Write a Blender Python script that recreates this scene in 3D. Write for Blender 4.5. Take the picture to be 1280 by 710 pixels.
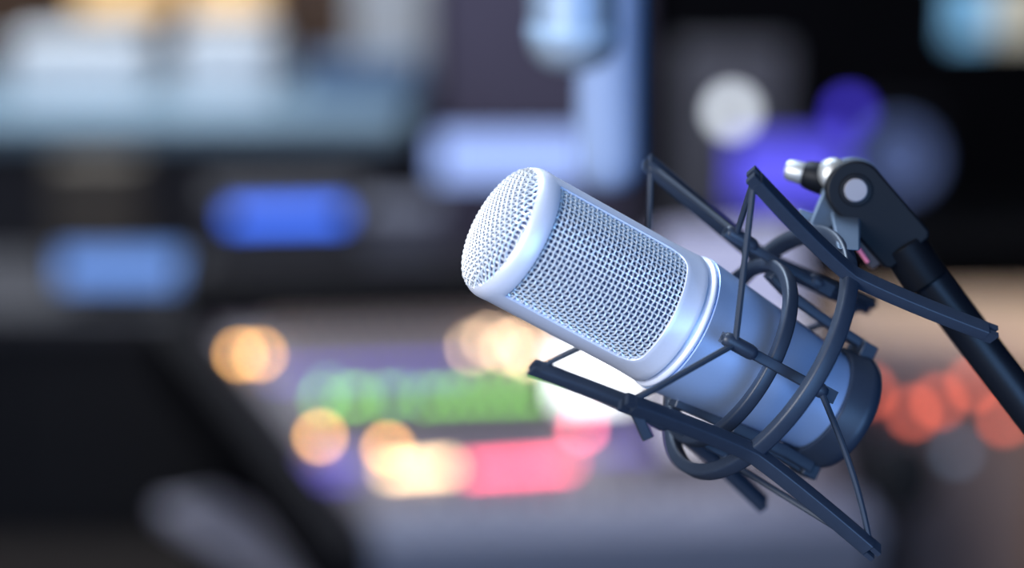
import bpy, bmesh, math, random
from mathutils import Vector, Matrix
random.seed(7)
for o in list(bpy.data.objects): bpy.data.objects.remove(o)
scene = bpy.context.scene
COL = scene.collection
R = math.radians

# ------------------------------------------------------------------ camera, light, exposure
F_PX, CAM_H, PITCH = 2800.0, 1.85, R(12)
CAM = Vector((0, 0, CAM_H))
RIGHT = Vector((1, 0, 0))
FWD = Vector((0, math.cos(PITCH), -math.sin(PITCH)))
DOWN = Vector((0, -math.sin(PITCH), -math.cos(PITCH)))
cam_d = bpy.data.cameras.new('camera'); cam = bpy.data.objects.new('camera', cam_d); COL.objects.link(cam)
cam.location = CAM; cam.rotation_euler = (R(90) - PITCH, 0, 0)
cam_d.sensor_width = 36; cam_d.sensor_fit = 'HORIZONTAL'; cam_d.lens = F_PX * 36 / 1280
cam_d.clip_start = .05; cam_d.clip_end = 50
cam_d.dof.use_dof = True; cam_d.dof.focus_distance = .838; cam_d.dof.aperture_fstop = 2.85
scene.camera = cam
scene.cycles.use_adaptive_sampling = False
vs = scene.view_settings
vs.view_transform = 'Standard'; vs.look = 'None'; vs.gamma = 1; vs.exposure = 0.0; vs.use_curve_mapping = False
w = bpy.data.worlds.new('studio_world'); scene.world = w; w.use_nodes = True
w.node_tree.nodes['Background'].inputs[0].default_value = (.3, .4, .7, 1)
w.node_tree.nodes['Background'].inputs[1].default_value = .05

def area(name, loc, target, size, power, color, size_y=None):
    l = bpy.data.lights.new(name, 'AREA'); l.energy = power; l.color = color; l.size = size
    if size_y: l.shape = 'RECTANGLE'; l.size_y = size_y
    o = bpy.data.objects.new(name, l); COL.objects.link(o); o.location = loc
    o.rotation_euler = (Vector(target) - Vector(loc)).to_track_quat('-Z', 'Y').to_euler()
    return o
MICW = (.08, .86, 1.66)
area('key_softbox', (-1.0, -.20, 2.15), MICW, .8, 39, (.88, .92, 1.0))
area('blue_wash', (.60, -.60, 1.60), MICW, 1.0, 20, (.24, .50, 1.0))
area('overhead_softbox', (-.25, 1.55, 2.75), MICW, .7, 26, (.62, .78, 1.0))
area('console_fill', (.1, 3.9, 2.9), (.1, 3.9, 0), 1.6, 26, (.80, .80, 1.0))  # added area light over the console, no fixture modelled
area('back_fill', (-1.1, 5.6, 2.9), (-1.1, 5.7, 0), 1.0, 64, (.85, .92, 1.0))  # added area light to brighten the sideboard end, no fixture modelled
sp = bpy.data.lights.new('desk_fill_spot', 'SPOT'); sp.energy = 230; sp.color = (1.0, .80, .60); sp.spot_size = R(42); sp.spot_blend = .6; sp.shadow_soft_size = .08  # added warm spot that brightens the desk and rack front
spo = bpy.data.objects.new('desk_fill_spot', sp); COL.objects.link(spo); spo.location = (1.55, 3.2, 2.3)
spo.rotation_euler = (Vector((1.30, 4.45, .65)) - Vector((1.55, 3.2, 2.3))).to_track_quat('-Z', 'Y').to_euler()

# ------------------------------------------------------------------ helpers
def mat(name, color, rough=.5, metal=0.0, emit=0.0, spec=.5, noise=0.0, nscale=30.0, ecol=None, bump=0.0, coat=0.0):
    m = bpy.data.materials.new(name); m.use_nodes = True
    nt = m.node_tree; b = nt.nodes['Principled BSDF']
    c = (*color, 1)
    b.inputs['Base Color'].default_value = c
    b.inputs['Roughness'].default_value = rough; b.inputs['Metallic'].default_value = metal
    b.inputs['Specular IOR Level'].default_value = spec
    b.inputs['Coat Weight'].default_value = coat
    if emit:
        b.inputs['Emission Color'].default_value = (*(ecol or color), 1); b.inputs['Emission Strength'].default_value = emit
    if noise or bump:
        tc = nt.nodes.new('ShaderNodeTexCoord'); n = nt.nodes.new('ShaderNodeTexNoise')
        n.inputs['Scale'].default_value = nscale; n.inputs['Detail'].default_value = 4
        nt.links.new(tc.outputs['Object'], n.inputs['Vector'])
        if noise:
            r = nt.nodes.new('ShaderNodeValToRGB')
            r.color_ramp.elements[0].color = (*[max(0, x * (1 - noise)) for x in color], 1)
            r.color_ramp.elements[1].color = (*[min(1, x * (1 + noise)) for x in color], 1)
            nt.links.new(n.outputs['Fac'], r.inputs['Fac']); nt.links.new(r.outputs['Color'], b.inputs['Base Color'])
        if bump:
            bp = nt.nodes.new('ShaderNodeBump'); bp.inputs['Strength'].default_value = bump; bp.inputs['Distance'].default_value = .0004
            nt.links.new(n.outputs['Fac'], bp.inputs['Height']); nt.links.new(bp.outputs['Normal'], b.inputs['Normal'])
    return m

def wood(name, c1, c2, scale=6):
    m = mat(name, c1, .45); nt = m.node_tree; b = nt.nodes['Principled BSDF']
    tc = nt.nodes.new('ShaderNodeTexCoord'); mp = nt.nodes.new('ShaderNodeMapping'); mp.inputs['Scale'].default_value = (1, 12, 12)
    n = nt.nodes.new('ShaderNodeTexNoise'); n.inputs['Scale'].default_value = scale; n.inputs['Detail'].default_value = 5
    r = nt.nodes.new('ShaderNodeValToRGB'); r.color_ramp.elements[0].color = (*c1, 1); r.color_ramp.elements[1].color = (*c2, 1)
    nt.links.new(tc.outputs['Object'], mp.inputs[0]); nt.links.new(mp.outputs[0], n.inputs['Vector'])
    nt.links.new(n.outputs['Fac'], r.inputs[0]); nt.links.new(r.outputs[0], b.inputs['Base Color'])
    return m

def tag(o, label=None, cat=None, group=None, kind=None):
    if label: o['label'] = label
    if cat: o['category'] = cat
    if group: o['group'] = group
    if kind: o['kind'] = kind
    return o

def root(name, loc, label, cat, rz=0, group=None, matrix=None):
    o = bpy.data.objects.new(name, None); COL.objects.link(o); o.empty_display_size = .05
    if matrix is not None: o.matrix_world = matrix
    else: o.location = loc; o.rotation_euler = (0, 0, rz)
    return tag(o, label, cat, group)

class MB:
    """collects shapes for one mesh"""
    def __init__(s): s.v = []; s.f = []
    def add(s, vs, fs):
        n = len(s.v); s.v += [Vector(p) for p in vs]; s.f += [[i + n for i in f] for f in fs]; return s
    def box(s, x0, x1, y0, y1, z0, z1, M=None):
        p = [Vector(q) for q in ((x0,y0,z0),(x1,y0,z0),(x1,y1,z0),(x0,y1,z0),(x0,y0,z1),(x1,y0,z1),(x1,y1,z1),(x0,y1,z1))]
        if M is not None: p = [M @ q for q in p]
        return s.add(p, [(0,3,2,1),(4,5,6,7),(0,1,5,4),(1,2,6,5),(2,3,7,6),(3,0,4,7)])
    def cbox(s, c, a, b, e):
        """box from centre and three half-axis vectors"""
        c, a, b, e = map(Vector, (c, a, b, e))
        M = Matrix.Translation(c) @ Matrix((a, b, e)).transposed().to_4x4()
        if Matrix((a, b, e)).determinant() < 0: M = Matrix.Translation(c) @ Matrix((b, a, e)).transposed().to_4x4()
        return s.box(-1, 1, -1, 1, -1, 1, M)
    def sweep(s, pts, prof, up=None, closed=False, caps=True, scales=None):
        """profile (list of (a,b)) swept along pts; a along side, b along up"""
        pts = [Vector(p) for p in pts]; n = len(pts); k = len(prof); vs = []; fs = []
        for i, p in enumerate(pts):
            if closed: t = (pts[(i+1) % n] - pts[i-1]).normalized()
            else: t = (pts[min(i+1, n-1)] - pts[max(i-1, 0)]).normalized()
            u = Vector(up(i, p)) if callable(up) else Vector(up if up else (0, 0, 1))
            if abs(u.normalized().dot(t)) > .98 and not callable(up): u = Vector((1, 0, 0))
            u = (u - t * u.dot(t)).normalized(); sd = u.cross(t)
            sc = scales[i] if scales else 1
            vs += [p + sd * (a * sc) + u * (b * sc) for a, b in prof]
        m = n if closed else n - 1
        for i in range(m):
            j = (i + 1) % n
            for q in range(k):
                fs.append((i*k+q, j*k+q, j*k+(q+1) % k, i*k+(q+1) % k))
        if not closed and caps:
            fs.append(tuple(range(k))); fs.append(tuple((n-1)*k+q for q in reversed(range(k))))
        return s.add(vs, fs)
    def tube(s, pts, r, seg=10, up=None, closed=False, scales=None):
        return s.sweep(pts, [(r*math.cos(2*math.pi*q/seg), r*math.sin(2*math.pi*q/seg)) for q in range(seg)], up, closed, True, scales)
    def lathe(s, prof, M=None, seg=64, a0=0, a1=2*math.pi):
        """prof list of (r,z) about z"""
        full = abs(a1 - a0 - 2*math.pi) < 1e-6; n = seg if full else seg + 1; vs = []; fs = []
        for i in range(n):
            a = a0 + (a1 - a0) * i / seg
            vs += [Vector((r*math.cos(a), r*math.sin(a), z)) for r, z in prof]
        k = len(prof)
        for i in range(seg):
            j = (i + 1) % n
            for q in range(k - 1): fs.append((i*k+q, j*k+q, j*k+q+1, i*k+q+1))
        if M is not None: vs = [M @ v for v in vs]
        return s.add(vs, fs)
    def prism(s, poly, z0, z1, M=None):
        n = len(poly); vs = [Vector((x, y, z0)) for x, y in poly] + [Vector((x, y, z1)) for x, y in poly]
        if M is not None: vs = [M @ v for v in vs]
        return s.add(vs, [tuple(reversed(range(n))), tuple(range(n, 2*n))] + [(i, (i+1) % n, n+(i+1) % n, n+i) for i in range(n)])
    def build(s, name, m, parent=None, smooth=False, bevel=0.0, bseg=2, M=None, recalc=True):
        me = bpy.data.meshes.new(name)
        me.from_pydata([tuple((M @ v) if M is not None else v) for v in s.v], [], s.f)
        bm = bmesh.new(); bm.from_mesh(me)
        bmesh.ops.remove_doubles(bm, verts=bm.verts, dist=1e-7)
        if recalc: bmesh.ops.recalc_face_normals(bm, faces=bm.faces)
        bm.to_mesh(me); bm.free()
        me.materials.append(m)
        o = bpy.data.objects.new(name, me); COL.objects.link(o)
        if parent is not None: o.parent = parent
        if bevel:
            bv = o.modifiers.new('bevel', 'BEVEL'); bv.width = bevel; bv.segments = bseg; bv.limit_method = 'ANGLE'; bv.angle_limit = R(35)
            smooth = True
        if smooth:
            for p in me.polygons: p.use_smooth = True
            try: me.set_sharp_from_angle(angle=R(42))
            except Exception: pass
        return o

def cam2w(p):
    """camera-frame millimetres (right, down, forward) -> world metres"""
    return CAM + (RIGHT * p[0] + DOWN * p[1] + FWD * p[2]) * .001
def camdir(p): return RIGHT * p[0] + DOWN * p[1] + FWD * p[2]
def ray(px, py): return RIGHT * ((px - 640) / F_PX) + DOWN * ((py - 355) / F_PX) + FWD
def at(px, py, Y):
    """world point at horizontal distance Y seen at that pixel"""
    d = ray(px, py); return CAM + d * (Y / d.y)
def at_z(px, py, z):
    d = ray(px, py); return CAM + d * ((z - CAM_H) / d.z)

def axis_frame(C, yaw, tilt):
    """world matrix (metres) whose z runs along the axis, x towards the viewer's side, y to the underside"""
    d = Vector((math.cos(tilt)*math.cos(yaw), math.cos(tilt)*math.sin(yaw), math.sin(tilt)))
    z = Vector((0, 0, -1)); nr = (z - d * z.dot(d)).normalized(); sd = d.cross(nr)
    M = Matrix((camdir(nr), camdir(sd), camdir(d))).transposed().to_4x4()
    return Matrix.Translation(cam2w(C)) @ M

# ------------------------------------------------------------------ materials
M_body = mat('satin_blue_silver', (.47, .62, .92), .34, .50, coat=.05, noise=.03, nscale=900, bump=.03)
M_silver = mat('silver_blue_lacquer', (.74, .77, .90), .40, .25, coat=.05, noise=.03, nscale=900, bump=.03)
M_mesh = mat('bright_steel_mesh', (.80, .83, .86), .36, .40)
M_inner = mat('dark_inner_screen', (.09, .12, .25), .6)
M_plast = mat('dark_mount_plastic', (.024, .034, .056), .42, noise=.12, nscale=300, bump=.05)
M_cord = mat('elastic_cord', (.020, .030, .050), .55, noise=.15, nscale=800)
M_black = mat('black_joint', (.004, .005, .008), .5, spec=.18)
M_tubeb = mat('black_boom_steel', (.005, .007, .012), .4, spec=.35)
M_grey = mat('grey_cast_metal', (.10, .14, .20), .5, .2)
M_chrome = mat('brushed_chrome', (.55, .55, .53), .48, .8)
M_screw = mat('matt_grey_cap', (.27, .26, .29), .7, spec=.2)
M_glint = mat('pink_highlight', (.72, .18, .28), .5)  # colour of a reflected edge highlight on the joint
M_rubber = mat('black_rubber', (.012, .015, .022), .6)

# ------------------------------------------------------------------ room shell
def struct(name, mb, m, **k): return tag(mb.build(name, m, **k), kind='structure')
M_wallp = mat('purple_grey_wall', (.105, .092, .15), .9, noise=.12, nscale=4)
M_walld = mat('dark_absorber_wall', (.004, .004, .006), .95, spec=.1, noise=.3, nscale=6)
M_ceil = mat('dark_ceiling', (.05, .05, .06), .9)
M_floor = mat('brown_carpet', (.045, .036, .034), .95, noise=.3, nscale=60)
X0, X1, Y0, Y1, ZC = -2.6, 2.6, -1.6, 7.0, 3.0
struct('floor', MB().box(X0, X1, Y0, Y1, -.1, 0), M_floor)
struct('ceiling', MB().box(X0, X1, Y0, Y1, ZC, ZC+.1), M_ceil)
struct('wall_back', MB().box(X0, X1, Y1, Y1+.1, 0, ZC), M_walld)
struct('wall_left', MB().box(X0-.1, X0, Y0, Y1, 0, ZC), M_walld)
struct('wall_right', MB().box(X1, X1+.1, Y0, Y1, 0, ZC), M_walld)
struct('wall_front', MB().box(X0, X1, Y0-.1, Y0, 0, ZC), M_walld)

# ------------------------------------------------------------------ studio microphone
MIC = axis_frame((-3.012, -20.378, 835.065), .491, .350)
mic = root('studio_microphone', None, 'silver condenser microphone with woven mesh head held in the black spider mount', 'microphone', matrix=MIC)
mm = .001
WIN_C, WIN_H = R(-4), R(59.5)          # window centre and half width, near side; a second one on the back
ZW0, ZW1, FIL = 7.5, 65.6, 7.0
def in_win(a):
    best = None
    for c in (WIN_C, WIN_C + math.pi):
        d = (a - c + math.pi) % (2*math.pi) - math.pi
        if abs(d) <= WIN_H + 1e-6: return d
    return None
def z_edge(a):
    d = in_win(a)
    if d is None: return ZW1 - FIL
    s = (WIN_H - abs(d)) * 26.5            # arc distance to the rail
    if s >= FIL: return ZW1
    return ZW1 - FIL + math.sqrt(max(0, FIL**2 - (FIL - s)**2))
front_rows = [(24.3, -1.6), (25.2, -1.2), (26.2, .6), (26.7, 2.4), (26.75, 4.8), (26.6, ZW0)]
angs = []
for c in (WIN_C, WIN_C + math.pi):
    angs += [c + WIN_H * t for t in [-1 + 2*i/64 for i in range(65)]]
    angs += [c + WIN_H + (math.pi - 2*WIN_H) * i / 16 for i in range(1, 16)]
hf = MB(); K = 12
for a in angs:
    ze = z_edge(a)
    rows = list(front_rows) + [(26.55 + .5 * (i/5)**2, ze + (75.0 - ze) * i / 5) for i in range(6)]
    hf.v += [Vector((r*math.cos(a), r*math.sin(a), z)) * mm for r, z in rows]
n = len(angs)
for i in range(n):
    j = (i + 1) % n; amid = angs[i] + (((angs[j] - angs[i] + math.pi) % (2*math.pi)) - math.pi) / 2
    for q in range(K - 1):
        if q == 5 and in_win(amid) is not None: continue
        hf.f.append([i*K+q, j*K+q, j*K+q+1, i*K+q+1])
frame = hf.build('head_frame', M_silver, mic, smooth=True)
sol = frame.modifiers.new('solidify', 'SOLIDIFY'); sol.thickness = .0019; sol.offset = -1
bv = frame.modifiers.new('bevel', 'BEVEL'); bv.width = .0007; bv.segments = 2; bv.limit_method = 'ANGLE'; bv.angle_limit = R(50)

def weave(S, N, us, vs, inside, pitch, rad, amp, step):
    """plain-woven wires over the surface S(u,v)"""
    mb = MB(); sub = 4
    for swap in (0, 1):
        A_, B_ = (us, vs) if not swap else (vs, us)
        nb = int(round((B_[1] - B_[0]) / pitch)); na = int(round((A_[1] - A_[0]) / pitch))
        for kb in range(nb + 1):
            b = B_[0] + (B_[1] - B_[0]) * kb / nb; run = []; ups = []
            def flush():
                if len(run) > 3:
                    uu = list(ups); mb.tube(list(run), rad, 5, up=lambda i, p: uu[i])
                run.clear(); ups.clear()
            for i in range(na * sub + 1):
                a = A_[0] + (A_[1] - A_[0]) * i / (na * sub)
                u, v = (a, b) if not swap else (b, a)
                if not inside(u, v): flush(); continue
                off = amp * math.cos(math.pi * (i / sub + kb)) * (1 if not swap else -1)
                nn = N(u, v); run.append(S(u, v) + nn * off); ups.append(nn)
            flush()
    return mb
# side windows: u = arc length, v = along the axis
RG = 25.4
def Scyl(c): return (lambda u, v: Vector((RG*math.cos(c+u/RG), RG*math.sin(c+u/RG), v)) * mm), (lambda u, v: Vector((math.cos(c+u/RG), math.sin(c+u/RG), 0)))
half = (WIN_H + R(2)) * RG
for c in (WIN_C, WIN_C + math.pi):
    S_, N_ = Scyl(c)
    g = weave(S_, N_, (-half, half), (ZW0 - 1, ZW1 + .8), lambda u, v: True, 2.02, .42*mm, .42*mm, 0)
    o = g.build('mesh_grille', M_mesh, mic, smooth=True, recalc=False); o['kind'] = 'stuff'
# domed end
RD, HD = 24.9, 7.6
def zd(r2): return 0.0 - HD * max(0, 1 - r2**1.1) ** .5
def Sd(u, v): return Vector((u, v, zd((u*u+v*v)/RD**2))) * mm
def Nd(u, v):
    e = .05; q = min(1, math.hypot(u, v) / RD); k = (RD*.985) / max(math.hypot(u, v), 1e-6)
    if q > .985: u, v = u*k, v*k
    a = Sd(u+e, v) - Sd(u-e, v); b = Sd(u, v+e) - Sd(u, v-e); nn = b.cross(a)
    return nn.normalized() if nn.length else Vector((math.cos(math.atan2(v,u)), math.sin(math.atan2(v,u)), 0))
L = 2.02 * 12
g = weave(Sd, Nd, (-L, L), (-L, L), lambda u, v: u*u+v*v < RD*RD, 2.02, .42*mm, .38*mm, 0)
o = g.build('end_mesh_grille', M_mesh, mic, smooth=True, recalc=False); o['kind'] = 'stuff'
# finer dark screen behind the mesh, domed at the end
prof = [(0, -HD+.6)] + [(23.6*t, -.2 - (HD-1.2)*math.sqrt(max(0, 1-t*t))) for t in [i/14 for i in range(1, 15)]] + [(23.6, 70)]
MB().lathe([(max(r,.01)*mm, z*mm) for r, z in prof]).build('inner_screen', M_inner, mic, smooth=True)
# ridge and tapered body
MB().lathe([(r*mm, z*mm) for r, z in [(24.5,74.6),(26.2,74.8),(26.3,75.4),(26.4,77.0),(27.4,77.5),(27.75,78.0),(27.8,78.5),(27.6,79.0),(27.0,79.4),(24.5,79.6)]], seg=96).build('collar_ring', M_silver, mic, smooth=True)
def body_r(z): return 27.95 + (20.6 - 27.95) * ((z - 79.8) / (152 - 79.8))
bp = [(24.5, 79.4), (body_r(79.8)-.3, 79.7)] + [(body_r(79.9 + i*6), 79.9 + i*6) for i in range(12)] + [(20.9, 151.5), (20.0, 153.5), (8, 154), (.01, 154)]
MB().lathe([(r*mm, z*mm) for r, z in bp], seg=96).build('body', M_body, mic, smooth=True)

# ------------------------------------------------------------------ spider shock mount
def cp_(px, py, Z): return cam2w(((px-640)/F_PX*Z, (py-355)/F_PX*Z, Z))
OUT = axis_frame((95.417, 26.036, 870.597), .546, .351)
mount = root('shock_mount', None, 'black spider shock mount with four long arms, two hoops and elastic cords around the microphone', 'microphone mount', matrix=OUT)
OI = OUT.inverted(); M2O = OI @ MIC       # microphone frame -> mount frame
ROLL = -.092
def po(z, r, a): return Vector((r*math.cos(a+ROLL), r*math.sin(a+ROLL), z)) * mm
def pi_(z, r, a): return M2O @ (Vector((r*math.cos(a), r*math.sin(a), z)) * mm)
def rect(w_, h_, b=.3):
    """rounded rectangle profile (mm half sizes)"""
    c = min(w_, h_) * b; out = []
    for cx_, cy_, a0 in ((w_-c, h_-c, 0), (-w_+c, h_-c, 90), (-w_+c, -h_+c, 180), (w_-c, -h_+c, 270)):
        out += [((cx_ + c*math.cos(R(a0+t)))*mm, (cy_ + c*math.sin(R(a0+t)))*mm) for t in (0, 30, 60, 90)]
    return out
# outer hoop
NR = 96
pts = [po(0, 52.6, 2*math.pi*i/NR - ROLL) for i in range(NR)]
MB().sweep(pts, rect(3.1, 2.6, .45), up=lambda i, p: Vector((p.x, p.y, 0)), closed=True).build('outer_hoop', M_plast, mount, smooth=True)
ANG = {'TL': R(-135), 'TR': R(-45), 'BR': R(45), 'BL': R(135)}
tips = {}
for k, a in ANG.items():
    path = []
    for i in range(25):
        z = -57 + 114*i/24; t = abs(z)/58
        path.append(po(z, 54.2 + 12.0 * t**1.25, a))
    mb = MB().sweep(path, rect(3.1, 2.6, .25), up=lambda i, p: Vector((p.x, p.y, 0)))
    for s, i0, i1 in ((-1, 0, 1), (1, 24, 23)):       # forked ends that grip the cord
        e = path[i0]; t = (path[i0] - path[i1]).normalized(); up = Vector((e.x, e.y, 0)).normalized(); sd = up.cross(t).normalized()
        for q in (-1, 1):
            mb.cbox(e + t*1.6*mm + sd*q*1.9*mm, sd*1.1*mm, up*2.4*mm, t*2.0*mm)
        tips[k + ('f' if s < 0 else 'r')] = e + t*1.2*mm
    mb.build('arm', M_plast, mount, smooth=True)
# inner basket: hoop, four cord bars, two clamp arms and the threaded cup
ZC_ = 105.7
pts = [pi_(ZC_, 37.6, 2*math.pi*i/NR) for i in range(NR)]
cen = pi_(ZC_, 0, 0)
MB().sweep(pts, rect(2.7, 2.2, .5), up=lambda i, p: p - cen, closed=True).build('inner_hoop', M_plast, mount, smooth=True)
nub = {}
for k, a, rr in (('R', R(-4), 40.4), ('T', R(-94), 40.4), ('L', R(176), 40.4), ('B', R(86), 36.5)):
    z0, z1 = ZC_ - 24.6, ZC_ + 24.0
    up = lambda i, p: p - cen
    ax = (pi_(1, 0, 0) - pi_(0, 0, 0)).normalized(); rad = (pi_(ZC_, 1, a) - cen).normalized()
    mb = MB().sweep([pi_(z, rr - .6, a) for z in (z0, z0+10, ZC_, z1-8, z1)], rect(2.0, 1.7, .3), up=lambda i, p: rad)
    # rounded cord guides on both ends
    for zc, ln, sg in ((z0, 15, 1), (z1, 7, -1)):
        sc = [.55, .88, 1, 1, 1, .88, .6]; dz = [0, .9, 2.4, ln*.5, ln-2.6, ln-.9, ln]
        mb.tube([pi_(zc + sg*d, rr + .3, a) for d in dz], 2.9*mm, 14, up=lambda i, p: rad, scales=sc)
    sdv = rad.cross(ax)
    mb.cbox(pi_(z1 + .5, rr - .2, a), rad*2.3*mm, ax*3.0*mm, sdv*2.5*mm)
    mb.build('cord_bar', M_plast, mount, smooth=True)
    nub[k+'f'] = pi_(z0 + 5.0, rr + 1.4, a); nub[k+'r'] = pi_(z1 - 3.5, rr + 1.4, a)
for a, prof in ((R(-94), [(106, 34.5), (118, 31.0), (132, 29.4), (146, 28.6), (157, 28.0)]), (R(84), [(93, 27.4), (104, 26.7), (116, 26.0), (132, 26.0), (146, 26.5), (157, 27.2)])):
    rad = (pi_(ZC_, 1, a) - cen).normalized()
    mb = MB().sweep([pi_(z, r, a) for z, r in prof], rect(3.4, 1.9, .3), up=lambda i, p: rad)
    if a > 0: mb.sweep([pi_(z, r, a) for z, r in ((118, 25.6), (130, 24.9), (144, 24.6), (157, 25.2))], rect(7.0, 2.4, .3), up=lambda i, p: rad)
    mb.cbox(pi_(157.5, 26.0, a), rad*3.4*mm, ax*3.4*mm, rad.cross(ax)*6.0*mm)
    mb.build('clamp_arm', M_plast, mount, bevel=.0006)
MB().lathe([(r*mm, z*mm) for r, z in [(21.3,148.6),(23.0,148.6),(23.6,149.4),(24.0,156.5),(24.6,157.2),(24.8,160.4),(23.8,162.2),(10,162.6),(.01,162.6)]], seg=72).build('threaded_cup', M_plast, mount, smooth=True, M=M2O)
hk = MB(); e = tips['BRf']; hA, hB = OI @ cp_(791, 506, 806), OI @ cp_(809, 546, 812)
hk.sweep([hA.lerp(hB, t) for t in (0, .35, .7, 1)], rect(2.1, 2.0, .35), up=lambda i, p: OI.to_3x3() @ FWD)
hk.build('cord_hook', M_plast, mount, smooth=True)
# elastic cords
for a, b in (('TRf','Rf'),('TRf','Tf'),('TLf','Tf'),('TLf','Lf'),('BRf','Rf'),('BRf','Bf'),('BLf','Lf'),('BRr','Rr'),('BRr','Br'),('TLr','Tr'),('TLr','Lr')):
    p, q = tips[a], nub[b]
    pp = [p.lerp(q, i/14) for i in range(15)]
    mid = Vector((p.x, p.y, 0)).normalized()
    if a == 'BRr' and b == 'Rr':
        pp = [x + Vector((0, 0, 1)) * .0035 * math.sin(math.pi * i/14) for i, x in enumerate(pp)]
    MB().tube(pp, 1.25*mm, 8, up=(.3, .5, .2)).build('elastic_cord', M_cord, mount, smooth=True)

# ------------------------------------------------------------------ boom arm with swivel joint
def cp(px, py, Z): return cam2w(((px-640)/F_PX*Z, (py-355)/F_PX*Z, Z))
Zj = 884
dir_b = (cp(1150, 333, Zj) - cp(1066, 236, Zj)).normalized()          # yoke / tube direction
nrm = (-FWD*.96 - RIGHT*.22 + DOWN*-.1); nrm = (nrm - dir_b*nrm.dot(dir_b)).normalized()   # joint axis, towards the viewer
acr = nrm.cross(dir_b).normalized()
jc = cp(1068, 237, Zj)
JM = Matrix.Translation(jc) @ Matrix((dir_b, acr, nrm)).transposed().to_4x4()
boom = root('microphone_boom', None, 'black tubular boom arm with swivel joint and grey screw cap reaching in from the right', 'boom arm', matrix=JM)
JI = JM.inverted()
def loc(p): return JI @ p
rj, wj, lj = 11.6, 11.4, 33.0
poly = [(rj*math.cos(t), rj*math.sin(t)) for t in [R(90) + R(180)*i/24 for i in range(25)]] + [(lj-2, -wj), (lj, -wj+2), (lj, wj-2), (lj-2, wj)]
MB().prism([(x*mm, y*mm) for x, y in poly], -.006, .007).build('yoke', M_black, boom, bevel=.0012, bseg=3)
MB().lathe([(.00001,.0086),(.0042,.0086),(.0047,.0080),(.0047,.006)], seg=40).build('screw_cap', M_screw, boom, smooth=True)
MB().lathe([(.0048,.0082),(.0062,.0080),(.0066,.0068),(.0066,.006)], seg=40).build('screw_washer', M_black, boom, smooth=True)
tube_end = cp(1560, 868, 884)
te = loc(tube_end)
MB().tube([Vector((.029,0,0)), Vector((.031,0,0)), te], .0078, 28).build('boom_tube', M_tubeb, boom, smooth=True)
MB().tube([Vector((.029,0,0)), te.normalized()*.047], .0092, 28).build('tube_socket', M_black, boom, bevel=.0008)
# grey bracket that bolts the joint to the top of the outer hoop
hoopA, hoopB = OUT @ po(0, 54.5, R(-96)), OUT @ po(0, 54.5, R(-62))
bd = MB()
c0 = jc - nrm*.0115
bd.lathe([(.01*mm,-.0045),(.0118,-.0045),(.0126,-.0037),(.0126,.0037),(.0118,.0045),(.01*mm,.0045)], M=JI @ Matrix.Translation(c0) @ Matrix((dir_b, acr, nrm)).transposed().to_4x4(), seg=48)
bd.build('bracket_disc', M_grey, boom, bevel=.0006)
st = MB()
def quadplate(p, q, w0, w1, th):
    ax_ = (q - p).normalized(); wv = ax_.cross(nrm).normalized(); vs = []
    for s in (-1, 1):
        vs += [p - wv*w0 + nrm*th*s, p + wv*w0 + nrm*th*s, q + wv*w1 + nrm*th*s, q - wv*w1 + nrm*th*s]
    st.add([loc(v) for v in vs], [(3,2,1,0),(4,5,6,7),(0,1,5,4),(1,2,6,5),(2,3,7,6),(3,0,4,7)])
quadplate(cp(1047, 243, 893), hoopA, .0062, .0040, .0040)
quadplate(cp(1056, 262, 889), hoopB, .0060, .0045, .0038)
st.build('bracket_web', M_grey, boom, bevel=.0010)
fl = MB(); fc = cp(1019, 273, 886); fd = (cp(1042, 281, 886) - cp(1000, 268, 886)).normalized()
fl.cbox(loc(fc), JI.to_3x3() @ fd * .0072, JI.to_3x3() @ fd.cross(nrm) * .0020, JI.to_3x3() @ nrm * .0046)
fl.build('bracket_flange', M_grey, boom, bevel=.0008)
ps = MB(); a_, b_ = cp(1065, 299, 880), cp(1085, 328, 880)
ps.tube([loc(a_), loc(b_)], .0009, 8, up=(0, 0, 1)); ps.build('pink_glint', M_glint, boom, smooth=True)  # thin strip modelled in place of a pink highlight on the bracket edge
br_ = MB(); ba, bb = cp(1068, 288, 884), cp(1100, 330, 884)
br_.cbox(loc((ba+bb)/2), JI.to_3x3() @ (bb-ba)*.5, JI.to_3x3() @ (bb-ba).normalized().cross(nrm)*.0042, JI.to_3x3() @ nrm*.004)
br_.build('yoke_cheek', mat('brown_black_plastic', (.035, .024, .026), .5), boom, bevel=.0008)
# clamping lever behind the joint
l0, l1 = cp(1040, 226, 896), cp(981, 211, 901)
lv = (l1 - l0)
MB().tube([loc(l0 + lv*t) for t in (0, .1, .35, .55, .60)], .0064, 20, scales=[.85, 1, .95, .85, .75]).build('lever_hub', M_black, boom, smooth=True)
MB().tube([loc(l0 + lv*t) for t in (.5, .56, .9, .97, 1.0)], .0046, 20, scales=[.9, 1, .92, .75, .3]).build('lever_tip', M_chrome, boom, smooth=True)
MB().lathe([(.0001,.0066),(.004,.0060),(.0062,.004),(.0066,0),(.0066,-.006)], M=JI @ Matrix.Translation(cp(1042, 218, 893)) @ Matrix((dir_b, acr, nrm)).transposed().to_4x4(), seg=32).build('joint_cap', M_chrome, boom, smooth=True)
# floor stand that carries the boom
bx_ = tube_end
st_root = root('boom_stand', (bx_.x, bx_.y, 0), 'black floor stand carrying the boom arm beyond the right edge', 'stand')
MB().lathe([(.01*mm,.03),(.02,.03),(.14,.018),(.15,.012),(.15,0),(.01*mm,0)], seg=48).build('round_base', M_black, st_root, smooth=True)
MB().tube([(0,0,.02),(0,0,bx_.z+.02)], .011, 20, up=(1,0,0)).build('upright', M_tubeb, st_root, smooth=True)

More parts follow.
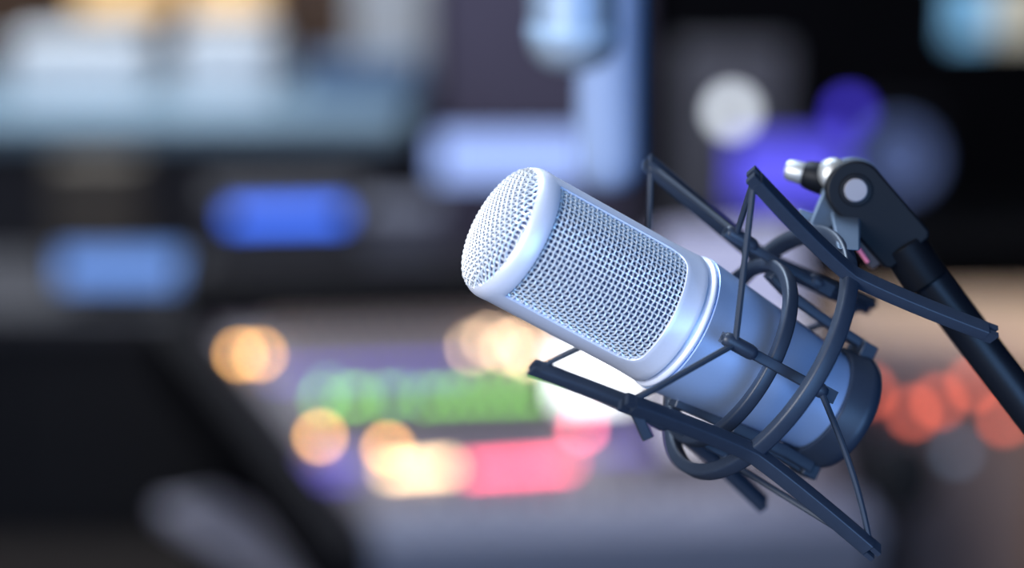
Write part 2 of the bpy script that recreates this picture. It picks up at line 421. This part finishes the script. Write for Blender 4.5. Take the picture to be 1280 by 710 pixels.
# ------------------------------------------------------------------ second microphone on a ceiling drop tube
M_pole = mat('pale_blue_enamel', (.36, .46, .70), .6)
M_silver2 = mat('pale_blue_silver', (.45, .62, .82), .5, .2)
dp = at(761, 232, 1.42)
drop = root('ceiling_drop_tube', (dp.x, dp.y, 0), 'pale blue enamelled tube hanging from the ceiling right behind the microphone head', 'pole')
MB().lathe([(.0001, dp.z-.004), (.014, dp.z), (.0205, dp.z+.010), (.0208, dp.z+.02), (.0208, ZC-.02), (.05, ZC-.018), (.05, ZC), (.0001, ZC)], seg=40).build('tube', M_pole, drop, smooth=True)
m2 = at(717, 89, 1.28)
mic2 = root('hanging_microphone', (m2.x, m2.y, m2.z), 'blurred pale blue microphone hanging head down at the top edge', 'microphone')
MB().lathe([(.0001,0),(.012,.001),(.020,.005),(.0248,.012),(.0258,.018)] , seg=40).build('end_mesh_grille', mat('mesh_soft', (.55,.66,.80), .4, .5), mic2, smooth=True)
MB().lathe([(.0258,.018),(.0266,.019),(.0266,.026),(.0258,.027)], seg=40).build('band', M_silver2, mic2, smooth=True)
MB().lathe([(.0255,.026),(.0255,.056)], seg=40).build('mesh_grille', mat('mesh_soft_side', (.40,.52,.68), .45, .4), mic2, smooth=True)
MB().lathe([(.0255,.055),(.0268,.056),(.0268,.064),(.0260,.065),(.0262,.12),(.022,.16),(.0001,.16)], seg=40).build('body', M_silver2, mic2, smooth=True)
MB().cbox(((dp.x-m2.x)/2, (dp.y-m2.y)/2, .13), Vector((dp.x-m2.x, dp.y-m2.y, 0))*.45, Vector((-(dp.y-m2.y), dp.x-m2.x, 0)).normalized()*.008, (0,0,.012)).build('clamp', M_black, mic2, bevel=.002)

# ------------------------------------------------------------------ mixing console
M_panel = mat('mauve_grey_panel', (.19, .165, .19), .45, noise=.12, nscale=12)
M_cheek = mat('black_side_cheek', (.006, .006, .009), .8, spec=.15)
M_rest = mat('silver_armrest', (.24, .26, .35), .55)
M_knob = mat('dark_knob', (.05, .045, .05), .5)
M_knobc = mat('tan_knob_cap', (.42, .34, .28), .5)
M_fcap = mat('grey_fader_cap', (.55, .55, .60), .45)
M_slot = mat('black_fader_slot', (.01, .01, .012), .7)
PSI, SLP = R(13), R(10)
E1 = Vector((math.cos(PSI), math.sin(PSI), 0)); E2 = Vector((-math.sin(PSI)*math.cos(SLP), math.cos(PSI)*math.cos(SLP), math.sin(SLP))); E3 = E1.cross(E2)
P0 = at_z(450, 660, .82)
CM = Matrix.Translation(P0) @ Matrix((E1, E2, E3)).transposed().to_4x4(); CI = CM.inverted()
con = root('mixing_console', None, 'broadcast mixing console with lit buttons, knobs and faders behind the microphone', 'mixing console', matrix=CM)
def on_con(px, py):
    d = ray(px, py); t = (P0 - CAM).dot(E3) / d.dot(E3); q = CI @ (CAM + d*t); return q.x, q.y
cor = [on_con(*q) for q in ((488, 690), (1075, 668), (1010, 385), (262, 408))]
MB().prism(cor, -.10, 0).build('panel', M_panel, con, bevel=.004)
# left cheek and right cheek
def strip(p, q, w_, z0, z1):
    p, q = Vector((*p, 0)), Vector((*q, 0)); d = (q-p).normalized(); s = Vector((d.y, -d.x, 0))
    mb = MB(); a = [(p-d*.02-s*w_), (q+d*.02-s*w_), (q+d*.02+s*w_), (p-d*.02+s*w_)]
    return mb.prism([(v.x, v.y) for v in a], z0, z1)
strip(on_con(440, 690), on_con(218, 408), .035, -.10, .012).build('side_cheek', M_cheek, con, bevel=.006)
strip(on_con(1090, 668), on_con(1022, 385), .025, -.10, .012).build('side_cheek', M_cheek, con, bevel=.006)
strip(on_con(478, 672), on_con(1075, 655), .055, -.09, .022).build('armrest', M_rest, con, bevel=.012)
# meter bridge along the back
pa, pb = on_con(225, 398), on_con(1010, 372)
mbx = MB(); dv = Vector((pb[0]-pa[0], pb[1]-pa[1], 0)); ln = dv.length; dv.normalize()
BM = Matrix.Translation((pa[0], pa[1], 0)) @ Matrix((dv, Vector((-dv.y, dv.x, 0)), Vector((0,0,1)))).transposed().to_4x4()
mbx.box(0, ln, 0, .10, -.10, .062, BM).build('meter_bridge', M_cheek, con, bevel=.006)

def share(proto, x, y, z=0, parent=con, label=None):
    o = proto.copy(); COL.objects.link(o); o.parent = parent; o.location = (x, y, z); return o
def series(mesh_obj, spots, z=0):
    first = True
    for x, y in spots:
        o = mesh_obj if first else share(mesh_obj, x, y, z)
        o.location = (x, y, z); first = False
kn = MB().lathe([(.009,0),(.009,.012),(.0075,.016),(.0001,.016)], seg=14).build('knob', M_knob, con, smooth=True)
kc = MB().lathe([(.010,0),(.010,.011),(.008,.015),(.0001,.015)], seg=14).build('tan_knob', M_knobc, con, smooth=True)
gx = lambda a, b, nn: [(a[0]+(b[0]-a[0])*i/(nn-1), a[1]+(b[1]-a[1])*i/(nn-1)) for i in range(nn)]
s1, s2 = [], []
for y0, y1, to in ((412, 398, s2), (428, 410, s2), (446, 424, s2), (520, 500, s1), (532, 512, s1)):
    to += [on_con(*q) for q in gx((345 + (y0-412)*.5, y0), (900, y1), 26)]
series(kn, s1); series(kc, s2)
fs_ = MB().box(-.003, .003, -.045, .045, 0, .002).build('fader_slot', M_slot, con)
spots = [on_con(*q) for q in gx((520, 638), (1030, 622), 22)]
series(fs_, spots)
fc_ = MB().box(-.008, .008, -.014, .014, 0, .014).build('fader_cap', M_fcap, con, bevel=.002)
series(fc_, [(x, y + random.uniform(-.03, .03)) for x, y in spots], .002)
# lit buttons
def lit(name, color, strength, spots, w_=.0058, l_=.0058):
    m = mat(name + '_glow', color, .5, emit=strength)
    o = MB().box(-w_, w_, -l_, l_, 0, .008).build(name, m, con)
    series(o, [on_con(*q) for q in spots], .0005)
lit('amber_button', (1, .48, .12), 22.8, [(300, 446), (324, 446), (400, 549), (485, 564)])
lit('green_button', (.20, .58, .07), 9.1, [(404, 502), (436, 500), (450, 499), (484, 499)] + [(532+23*i, 500-.8*i) for i in range(7)])
lit('teal_button', (.16, .42, .26), 6.8, [(410, 489), (500, 497)])
lit('cream_button', (1, .70, .40), 8.2, [(488+12*i, 592-.8*i) for i in range(7)])
lit('pink_button', (1, .12, .22), 7.2, [(588+12*i, 591-.8*i) for i in range(11)])
lit('rose_button', (1, .14, .22), 24.7, [(727, 539)])
lit('warm_button', (1, .68, .42), 17.1, [(592, 437), (612, 428), (634, 437), (652, 430), (660, 446)])
lit('violet_fill_strip', (.22, .16, .85), .6, [(350+27*i, 472-1.0*i) for i in range(9)] + [(405+26*i, 598-1*i) for i in range(2)], .016, .010)  # added glowing strips that give the panel its purple light
lit('violet_haze_bar', (.30, .22, .95), .38, [(390+26*i, 580-1.2*i) for i in (0, 1, 2, 14, 15, 16, 17)], .015, .010)  # added glowing bars for the lilac haze over the panel

# aluminium desk that carries the console
dk = root('console_desk', (0, 0, 0), 'dark desk with pale aluminium side rail under the mixing console', 'desk')
cw = [CM @ Vector((x, y, -.10)) for x, y in cor]
c_ = sum(cw, Vector())/4
low = min(v.z for v in cw)
def w2(px, py, z): v = at_z(px, py, z); return v
top = [Vector((v.x, v.y, 0)) for v in cw]
MB().prism([(v.x, v.y) for v in top], low-.05, low-.012).build('desk_top', M_cheek, dk, bevel=.003)
wedge = MB()
vs = [Vector((v.x, v.y, low-.011)) for v in cw] + [Vector((v.x, v.y, v.z-.001)) for v in cw]
wedge.add(vs, [(3,2,1,0),(4,5,6,7),(0,1,5,4),(1,2,6,5),(2,3,7,6),(3,0,4,7)]); wedge.build('plinth', M_cheek, con, M=CI)
for v in top:
    q = v.lerp(Vector((c_.x, c_.y, 0)), .12)
    MB().box(q.x-.03, q.x+.03, q.y-.03, q.y+.03, 0, low-.05).build('leg', M_cheek, dk, bevel=.003)
ra, rb = at_z(238, 634, .66), at_z(470, 772, .66)
M_alu = mat('lilac_aluminium', (.80, .77, .92), .5)
MB().sweep([ra, ra.lerp(rb, .5), rb], rect(60, 16, .5)).build('side_rail', M_alu, dk, smooth=True)
for t in (.12, .88):
    q = ra.lerp(rb, t); MB().box(q.x-.015, q.x+.015, q.y-.015, q.y+.015, 0, .65).build('rail_leg', M_cheek, dk)

# bright displays on the console
def screen_thing(name, label, cat, px, py, Y, wpx, hpx, color, strength, frame_m, tilt=12, foot=None, rz=0, zbase=None, depth=.03, group=None):
    """display on a stand: housing, lit screen, neck and foot, standing on zbase"""
    c = at(px, py, Y); k = (c - CAM).dot(FWD) / F_PX
    ww, hh = wpx*k, hpx*k
    zb = zbase if zbase is not None else c.z - hh/2
    r = root(name, (c.x, c.y, zb), label, cat, rz=rz, group=group)
    T = Matrix.Translation((0, 0, c.z - zb)) @ Matrix.Rotation(R(-tilt), 4, 'X')
    MB().box(-ww/2-.012, ww/2+.012, 0, depth, -hh/2-.012, hh/2+.012, T).build('housing', frame_m, r, bevel=.004)
    MB().box(-ww/2, ww/2, -.003, .001, -hh/2, hh/2, T).build('lit_screen', mat(name+'_glow', color, .4, emit=strength), r)
    low_ = c.z - hh/2 - zb
    if low_ > .012:
        MB().box(-.02, .02, depth*.5, depth*.5+.03, .008, c.z-zb, None).build('neck', frame_m, r, bevel=.003)
        MB().box(-min(.12, ww*.4), min(.12, ww*.4), -.03, .06, 0, .012).build('foot', frame_m, r, bevel=.003)
    return r
M_case = mat('black_case', (.006, .006, .008), .8, spec=.15)
def con_z(px, py):
    q = on_con(px, py); return (CM @ Vector((q[0], q[1], 0)))
q = con_z(742, 520)
screen_thing('touch_screen', 'glaring white tablet screen standing on the console just under the microphone', 'tablet', 742, 466, q.y, 92, 74, (.92, .95, 1), 4.2, M_case, zbase=q.z+.009, rz=PSI)
q = con_z(905, 560)
sd_ = screen_thing('script_display', 'large pale lilac display standing on the console behind the shock mount', 'monitor', 915, 420, q.y, 180, 270, (.92, .88, .96), .95, M_case, zbase=q.z+.010, rz=PSI)
scr = [c for c in sd_.children if c.name.startswith('lit_screen')][0]; vv = [v.co.copy() for v in scr.data.vertices]
zs_ = sorted(vv, key=lambda v: v.z); up_ = ((zs_[-1] + zs_[-2] + zs_[-3] + zs_[-4]) - (zs_[0] + zs_[1] + zs_[2] + zs_[3])) / 4
cc = sum(vv, Vector()) / len(vv); hw = max(v.x for v in vv)
hd = MB().cbox(cc + up_*.27 + Vector((0, -.0015, 0)), (hw, 0, 0), up_*.23, up_.normalized().cross(Vector((1, 0, 0))) * .002)
hd.build('screen_header', mat('lilac_header_glow', (.60, .60, .82), .4, emit=.48), sd_)

# ------------------------------------------------------------------ left background: sideboard with papers, lamps, screens
M_side = mat('slate_top', (.20, .30, .38), .5, noise=.1, nscale=5)
M_sidef = mat('charcoal_front', (.030, .030, .038), .6)
M_paper = mat('white_paper', (.82, .85, .88), .7)
fr, bk = at(100, 154, 5.5), at(100, 100, 6.6)
SZ = fr.z
sb = root('sideboard', (-1.05, 6.0, 0), 'long charcoal sideboard with slate blue top across the left background', 'cabinet')
MB().box(-1.25, .78, -.5, .55, SZ-.05, SZ).build('top', M_side, sb, bevel=.004)
MB().box(-1.22, .75, -.46, .55, .0, SZ-.051).build('body', M_sidef, sb, bevel=.004)
for i in range(4):
    d = MB().box(-1.19+.485*i, -1.19+.485*i+.465, -.478, -.461, .06, SZ-.10).build('door', M_sidef, sb, bevel=.003)
    MB().box(-.78+.485*i, -.765+.485*i, -.498, -.479, SZ*.5, SZ*.5+.12).build('handle', M_chrome, d)
def on_side(px, y): 
    v = at_z(px, 120, SZ); k = y / v.y; return (px-640)/F_PX * (y*math.cos(PITCH)+(CAM_H-SZ)*math.sin(PITCH))
def box_thing(name, label, cat, px0, px1, py_top, Y, dep, zb, m, part='lid', pm=None, group=None):
    a, b = at(px0, py_top, Y), at(px1, py_top, Y); h = a.z - zb; cx_ = (a.x+b.x)/2; ww = abs(b.x-a.x)
    r = root(name, (cx_, Y, zb+.001), label, cat, group=group)
    MB().box(-ww/2, ww/2, 0, dep, 0, h*.72).build('body', m, r, bevel=.004)
    MB().box(-ww/2-.003, ww/2+.003, -.003, dep+.003, h*.72+.0005, h).build(part, pm or m, r, bevel=.004)
    return r
box_thing('paper_box', 'wide white paper box at the far left of the sideboard', 'box', 12, 175, 52, 5.95, .25, SZ, M_paper)
box_thing('paper_box', 'tall white paper box beside the wider one on the sideboard', 'box', 222, 335, 44, 5.95, .25, SZ, M_paper)
box_thing('file_box', 'blue grey file box on the sideboard right of the white boxes', 'box', 378, 522, 82, 5.9, .25, SZ, mat('slate_blue_card', (.10, .17, .28), .7))
box_thing('bookshelf_speaker', 'pale grey loudspeaker standing on the sideboard near the purple panel', 'loudspeaker', 440, 532, -40, 6.25, .25, SZ, mat('pale_grey_box', (.50, .51, .52), .6), part='top_panel')
M_amb = mat('amber_glass', (1, .66, .32), .5, emit=.42, ecol=(1, .60, .26))
for (px, wd, lab) in ((145, 108, 'left amber glass wall lamp glowing above the white boxes'), (282, 96, 'right amber glass wall lamp glowing above the white boxes')):
    c = at(px, 2, 6.75); k = 6.8/F_PX
    r = root('wall_lamp', (c.x, 6.995, c.z), lab, 'lamp', group='amber wall lamps')
    MB().box(-wd*k/2, wd*k/2, -.20, -.05, -.045, .10).build('lamp_shade', M_amb, r, bevel=.01)
    MB().box(-.06, .06, -.0499, 0, -.03, .05).build('wall_bracket', mat('dark_brass', (.12, .07, .04), .5, .4), r, bevel=.004)
wp = root('wood_panel', (at(160, 0, 6.9).x, 6.996, 1.0), 'dark brown wooden panel on the back wall behind the amber lamps', 'wall panel')
for i in range(6):
    MB().box(-.75+.25*i, -.75+.25*i+.244, -.03, 0, 0, .9).build('board', wood('board_wood_%d' % i, (.045, .022, .012), (.09, .045, .022)), wp, bevel=.004)
pa_, pb_ = at(545, 0, 6.95), at(800, 0, 6.95)
ap = root('acoustic_panel', ((pa_.x+pb_.x)/2, 6.996, .35), 'purple grey fabric acoustic panel on the back wall', 'acoustic panel')
MB().box((pa_.x-pb_.x)/2, (pb_.x-pa_.x)/2, -.06, -.012, 0, 1.6).build('fabric_face', M_wallp, ap, bevel=.01)
MB().box((pa_.x-pb_.x)/2+.02, (pb_.x-pa_.x)/2-.02, -.0119, 0, .02, 1.58).build('backing', M_sidef, ap)
# long equipment table behind the console
TZ = .80
et = root('equipment_table', (-.35, 4.95, 0), 'dark equipment table standing between the console and the sideboard', 'table')
MB().box(-1.15, .95, -.32, .35, TZ-.04, TZ).build('table_top', mat('dark_table_top', (.055, .055, .065), .55), et, bevel=.004)
for sx in (-1.1, .9):
    for sy in (-.28, .31): MB().box(sx-.025, sx+.025, sy-.025, sy+.025, 0, TZ-.04).build('leg', M_case, et)
def rack_thing(name, label, px, py, Y, wpx, hpx, color, strength, zb, m_case, hcase, group=None):
    c = at(px, py, Y); k = (c-CAM).dot(FWD)/F_PX; ww, hh = wpx*k, hpx*k
    r = root(name, (c.x, Y, zb+.001), label, 'audio device', rz=R(6), group=group)
    MB().box(-ww/2-.05, ww/2+.05, .002, .25, 0, hcase).build('case', m_case, r, bevel=.004)
    MB().box(-ww/2, ww/2, -.004, .003, c.z-zb-hh/2, c.z-zb+hh/2).build('blue_display', mat(name+'_glow', color, .4, emit=strength), r)
    for s in (-1, 1): MB().lathe([(.0001,.018),(.010,.018),(.012,.014),(.012,0)], M=Matrix.Translation((s*(ww/2+.028), .002, hcase*.5)) @ Matrix.Rotation(R(90), 4, 'X'), seg=16).build('knob', M_knob, r, smooth=True)
    return r
zt = TZ
c = at(350, 272, 5.0)
rack_thing('display_rack', 'black rack unit with long bright blue display behind the console', 358, 270, 5.0, 142, 18, (.05, .15, .80), 3.0, zt, mat('charcoal_case', (.05, .05, .058), .6), c.z-zt+.045)
screen_thing('blue_monitor', 'dull blue monitor screen low on the left of the equipment table', 'monitor', 150, 335, 4.72, 150, 42, (.13, .26, .62), 1.15, M_case, zbase=TZ+.001, tilt=20)
screen_thing('lit_desk_standin', 'pale blue glowing panel standing in for light on the desk behind the microphone head', 'monitor', 640, 196, 5.15, 190, 52, (.36, .50, .95), 1.05, M_case, zbase=TZ+.001, tilt=10)  # added glowing panel stands in for light falling on the desk
box_thing('cardboard_box', 'brown cardboard box on the left of the equipment table', 'box', 62, 165, 205, 5.12, .15, TZ, mat('cardboard', (.14, .12, .095), .85, noise=.1))
box_thing('grey_device', 'grey device case between the blue display and the pale glow on the equipment table', 'audio device', 455, 545, 268, 4.78, .2, TZ, mat('blue_grey_case', (.16, .17, .22), .6), part='top_panel')

# ------------------------------------------------------------------ right background
M_tan = wood('tan_desk_wood', (.42, .33, .26), (.52, .42, .34), 5)
M_brn = wood('brown_front_wood', (.12, .09, .085), (.18, .135, .12), 5)
DZ = .78
wd_ = root('wooden_desk', (1.45, 4.75, 0), 'tan wooden desk lit warm at the right, brown panels on its front', 'desk')
MB().box(-.85, .9, -.42, .18, DZ-.04, DZ).build('desk_top', M_tan, wd_, bevel=.004)
for i in range(5):
    MB().box(-.80+.33*i, -.80+.33*i+.325, -.36, -.335, .02, DZ-.041).build('front_board', M_brn, wd_, bevel=.003)
for s in (-.8, .84): MB().box(s-.03, s+.03, -.33, .46, 0, DZ-.041).build('side_panel', M_brn, wd_, bevel=.003)
# rack with red indicator lamps in front of the desk
lamp_px = [(1086, 490), (1142, 516), (1174, 502), (1218, 480), (1256, 524)]
rk = at(1190, 560, 3.9)
ir = root('indicator_rack', (rk.x, 3.9, 0), 'dark rack with five red indicator lamps in front of the wooden desk', 'rack')
hz = at(1190, 462, 3.9).z; wl, wr = at(1062, 500, 3.9).x - rk.x, at(1300, 500, 3.9).x - rk.x
MB().box(wl, wr, .002, .26, 0, hz).build('cabinet', mat('mauve_brown_case', (.28, .21, .20), .6), ir, bevel=.004)
m_red = mat('red_lamp_glow', (1, .17, .09), .5, emit=5.4)
proto = None
for px, py in lamp_px:
    p = at(px, py, 3.9)
    if proto is None: proto = MB().lathe([(.0001,.012),(.007,.010),(.011,.004),(.0115,0)], M=Matrix.Rotation(R(90), 4, 'X'), seg=16).build('red_lamp', m_red, ir, smooth=True); o = proto
    else: o = proto.copy(); COL.objects.link(o); o.parent = ir
    o.location = (p.x - rk.x, .001, p.z)
p = at(1196, 566, 3.9)
MB().lathe([(.0001,.010),(.010,.008),(.013,0)], M=Matrix.Translation((p.x-rk.x, .001, p.z)) @ Matrix.Rotation(R(90), 4, 'X'), seg=16).build('blue_lamp', mat('pale_blue_lamp', (.3, .42, .6), .5, emit=1.1), ir, smooth=True)
# black foam-covered microphone low in front
fm = at(1128, 592, 2.6)
fo = root('foam_microphone', (fm.x, fm.y, 0), 'black foam covered microphone on a straight stand below the rear of the mount', 'microphone')
MB().lathe([(.0001,.045),(.018,.042),(.034,.030),(.041,.008),(.040,-.015),(.030,-.038),(.014,-.050),(.0001,-.052)], M=Matrix.Translation((0,0,fm.z)), seg=32).build('foam_windscreen', mat('black_foam', (.008,.008,.010), .95), fo, smooth=True)
MB().tube([(0,0,.01),(0,0,fm.z-.04)], .009, 14, up=(1,0,0)).build('stand_pole', M_tubeb, fo, smooth=True)
MB().lathe([(.0001,.02),(.02,.02),(.11,.012),(.12,0),(.0001,0)], seg=40).build('round_base', M_black, fo, smooth=True)
# shelf with lamp, violet screen, loudspeaker on the far right
RZ = at(1000, 300, 5.6).z
rs = root('studio_shelf', (.95, 5.8, 0), 'black shelf unit along the right of the back wall', 'shelf')
MB().box(-.62, 1.2, -.28, .28, RZ-.03, RZ).build('shelf_board', M_case, rs, bevel=.003)
for s in (-.6, 1.18): MB().box(s-.02, s+.02, -.27, .27, 0, RZ-.03).build('side_panel', M_case, rs)
MB().box(-.58, 1.16, .25, .27, 0, RZ-.03).build('back_panel', M_case, rs)
screen_thing('violet_monitor', 'indigo lit screen on the black shelf behind the boom joint', 'monitor', 985, 214, 5.78, 150, 80, (.11, .095, .80), .95, M_case, zbase=RZ+.001, tilt=8)
def bulb_lamp(px, py, Y, rpx, color, strength, label, name='globe_lamp', zb=RZ):
    c = at(px, py, Y); k = Y/F_PX; rr = rpx*k
    r = root(name, (c.x, c.y, zb+.001), label, 'lamp')
    MB().lathe([(rr*math.sin(t)+1e-5, -rr*math.cos(t)) for t in [math.pi*i/14 for i in range(15)]], M=Matrix.Translation((0,0,c.z-zb)), seg=24).build('globe', mat(name+'_glow', color, .4, emit=strength), r, smooth=True)
    MB().tube([(0,0,.005),(0,0,c.z-zb-rr*.9)], .008, 12, up=(1,0,0)).build('stem', M_case, r, smooth=True)
    MB().lathe([(.0001,.014),(.05,.012),(.055,0),(.0001,0)], seg=24).build('foot', M_case, r, smooth=True)
bulb_lamp(915, 140, 5.56, 17, (.85, .92, 1), 2.8, 'small white globe lamp on the black shelf')
bulb_lamp(1062, 142, 5.56, 15, (.10, .07, 1), 1.5, 'small blue globe lamp above the indigo screen', name='blue_globe_lamp')
c = at(1125, 200, 5.75); k = 5.7/F_PX
ls = root('studio_speaker', (c.x, 5.76, RZ+.001), 'black loudspeaker with pale blue grey cone right of the indigo screen', 'loudspeaker')
hh = c.z - RZ
MB().box(-.11, .11, .002, .22, 0, hh+.12).build('cabinet', M_case, ls, bevel=.006)
MB().lathe([(.0001,.010),(.03,.012),(.035,-.004),(.075,.012),(.085,.016),(.094,.012),(.096,0)], M=Matrix.Translation((0,.0015,hh)) @ Matrix.Rotation(R(90),4,'X'), seg=40).build('cone', mat('blue_grey_cone', (.30,.42,.78), .5), ls, smooth=True)
screen_thing('wall_monitor', 'cyan lit screen at the top right corner', 'monitor', 1212, 14, 6.968, 50, 75, (.20, .46, .72), .9, M_case, tilt=0)
screen_thing('beige_monitor', 'pale beige lit screen in the very top right corner beside the cyan one', 'monitor', 1275, 14, 6.968, 66, 72, (.50, .48, .40), .85, M_case, tilt=0)
# dim grey boxes on the shelf
box_thing('grey_case', 'dim grey equipment case on the shelf behind the white lamp', 'case', 855, 985, 62, 5.92, .14, RZ, mat('grey_case_paint', (.16,.16,.19), .6))
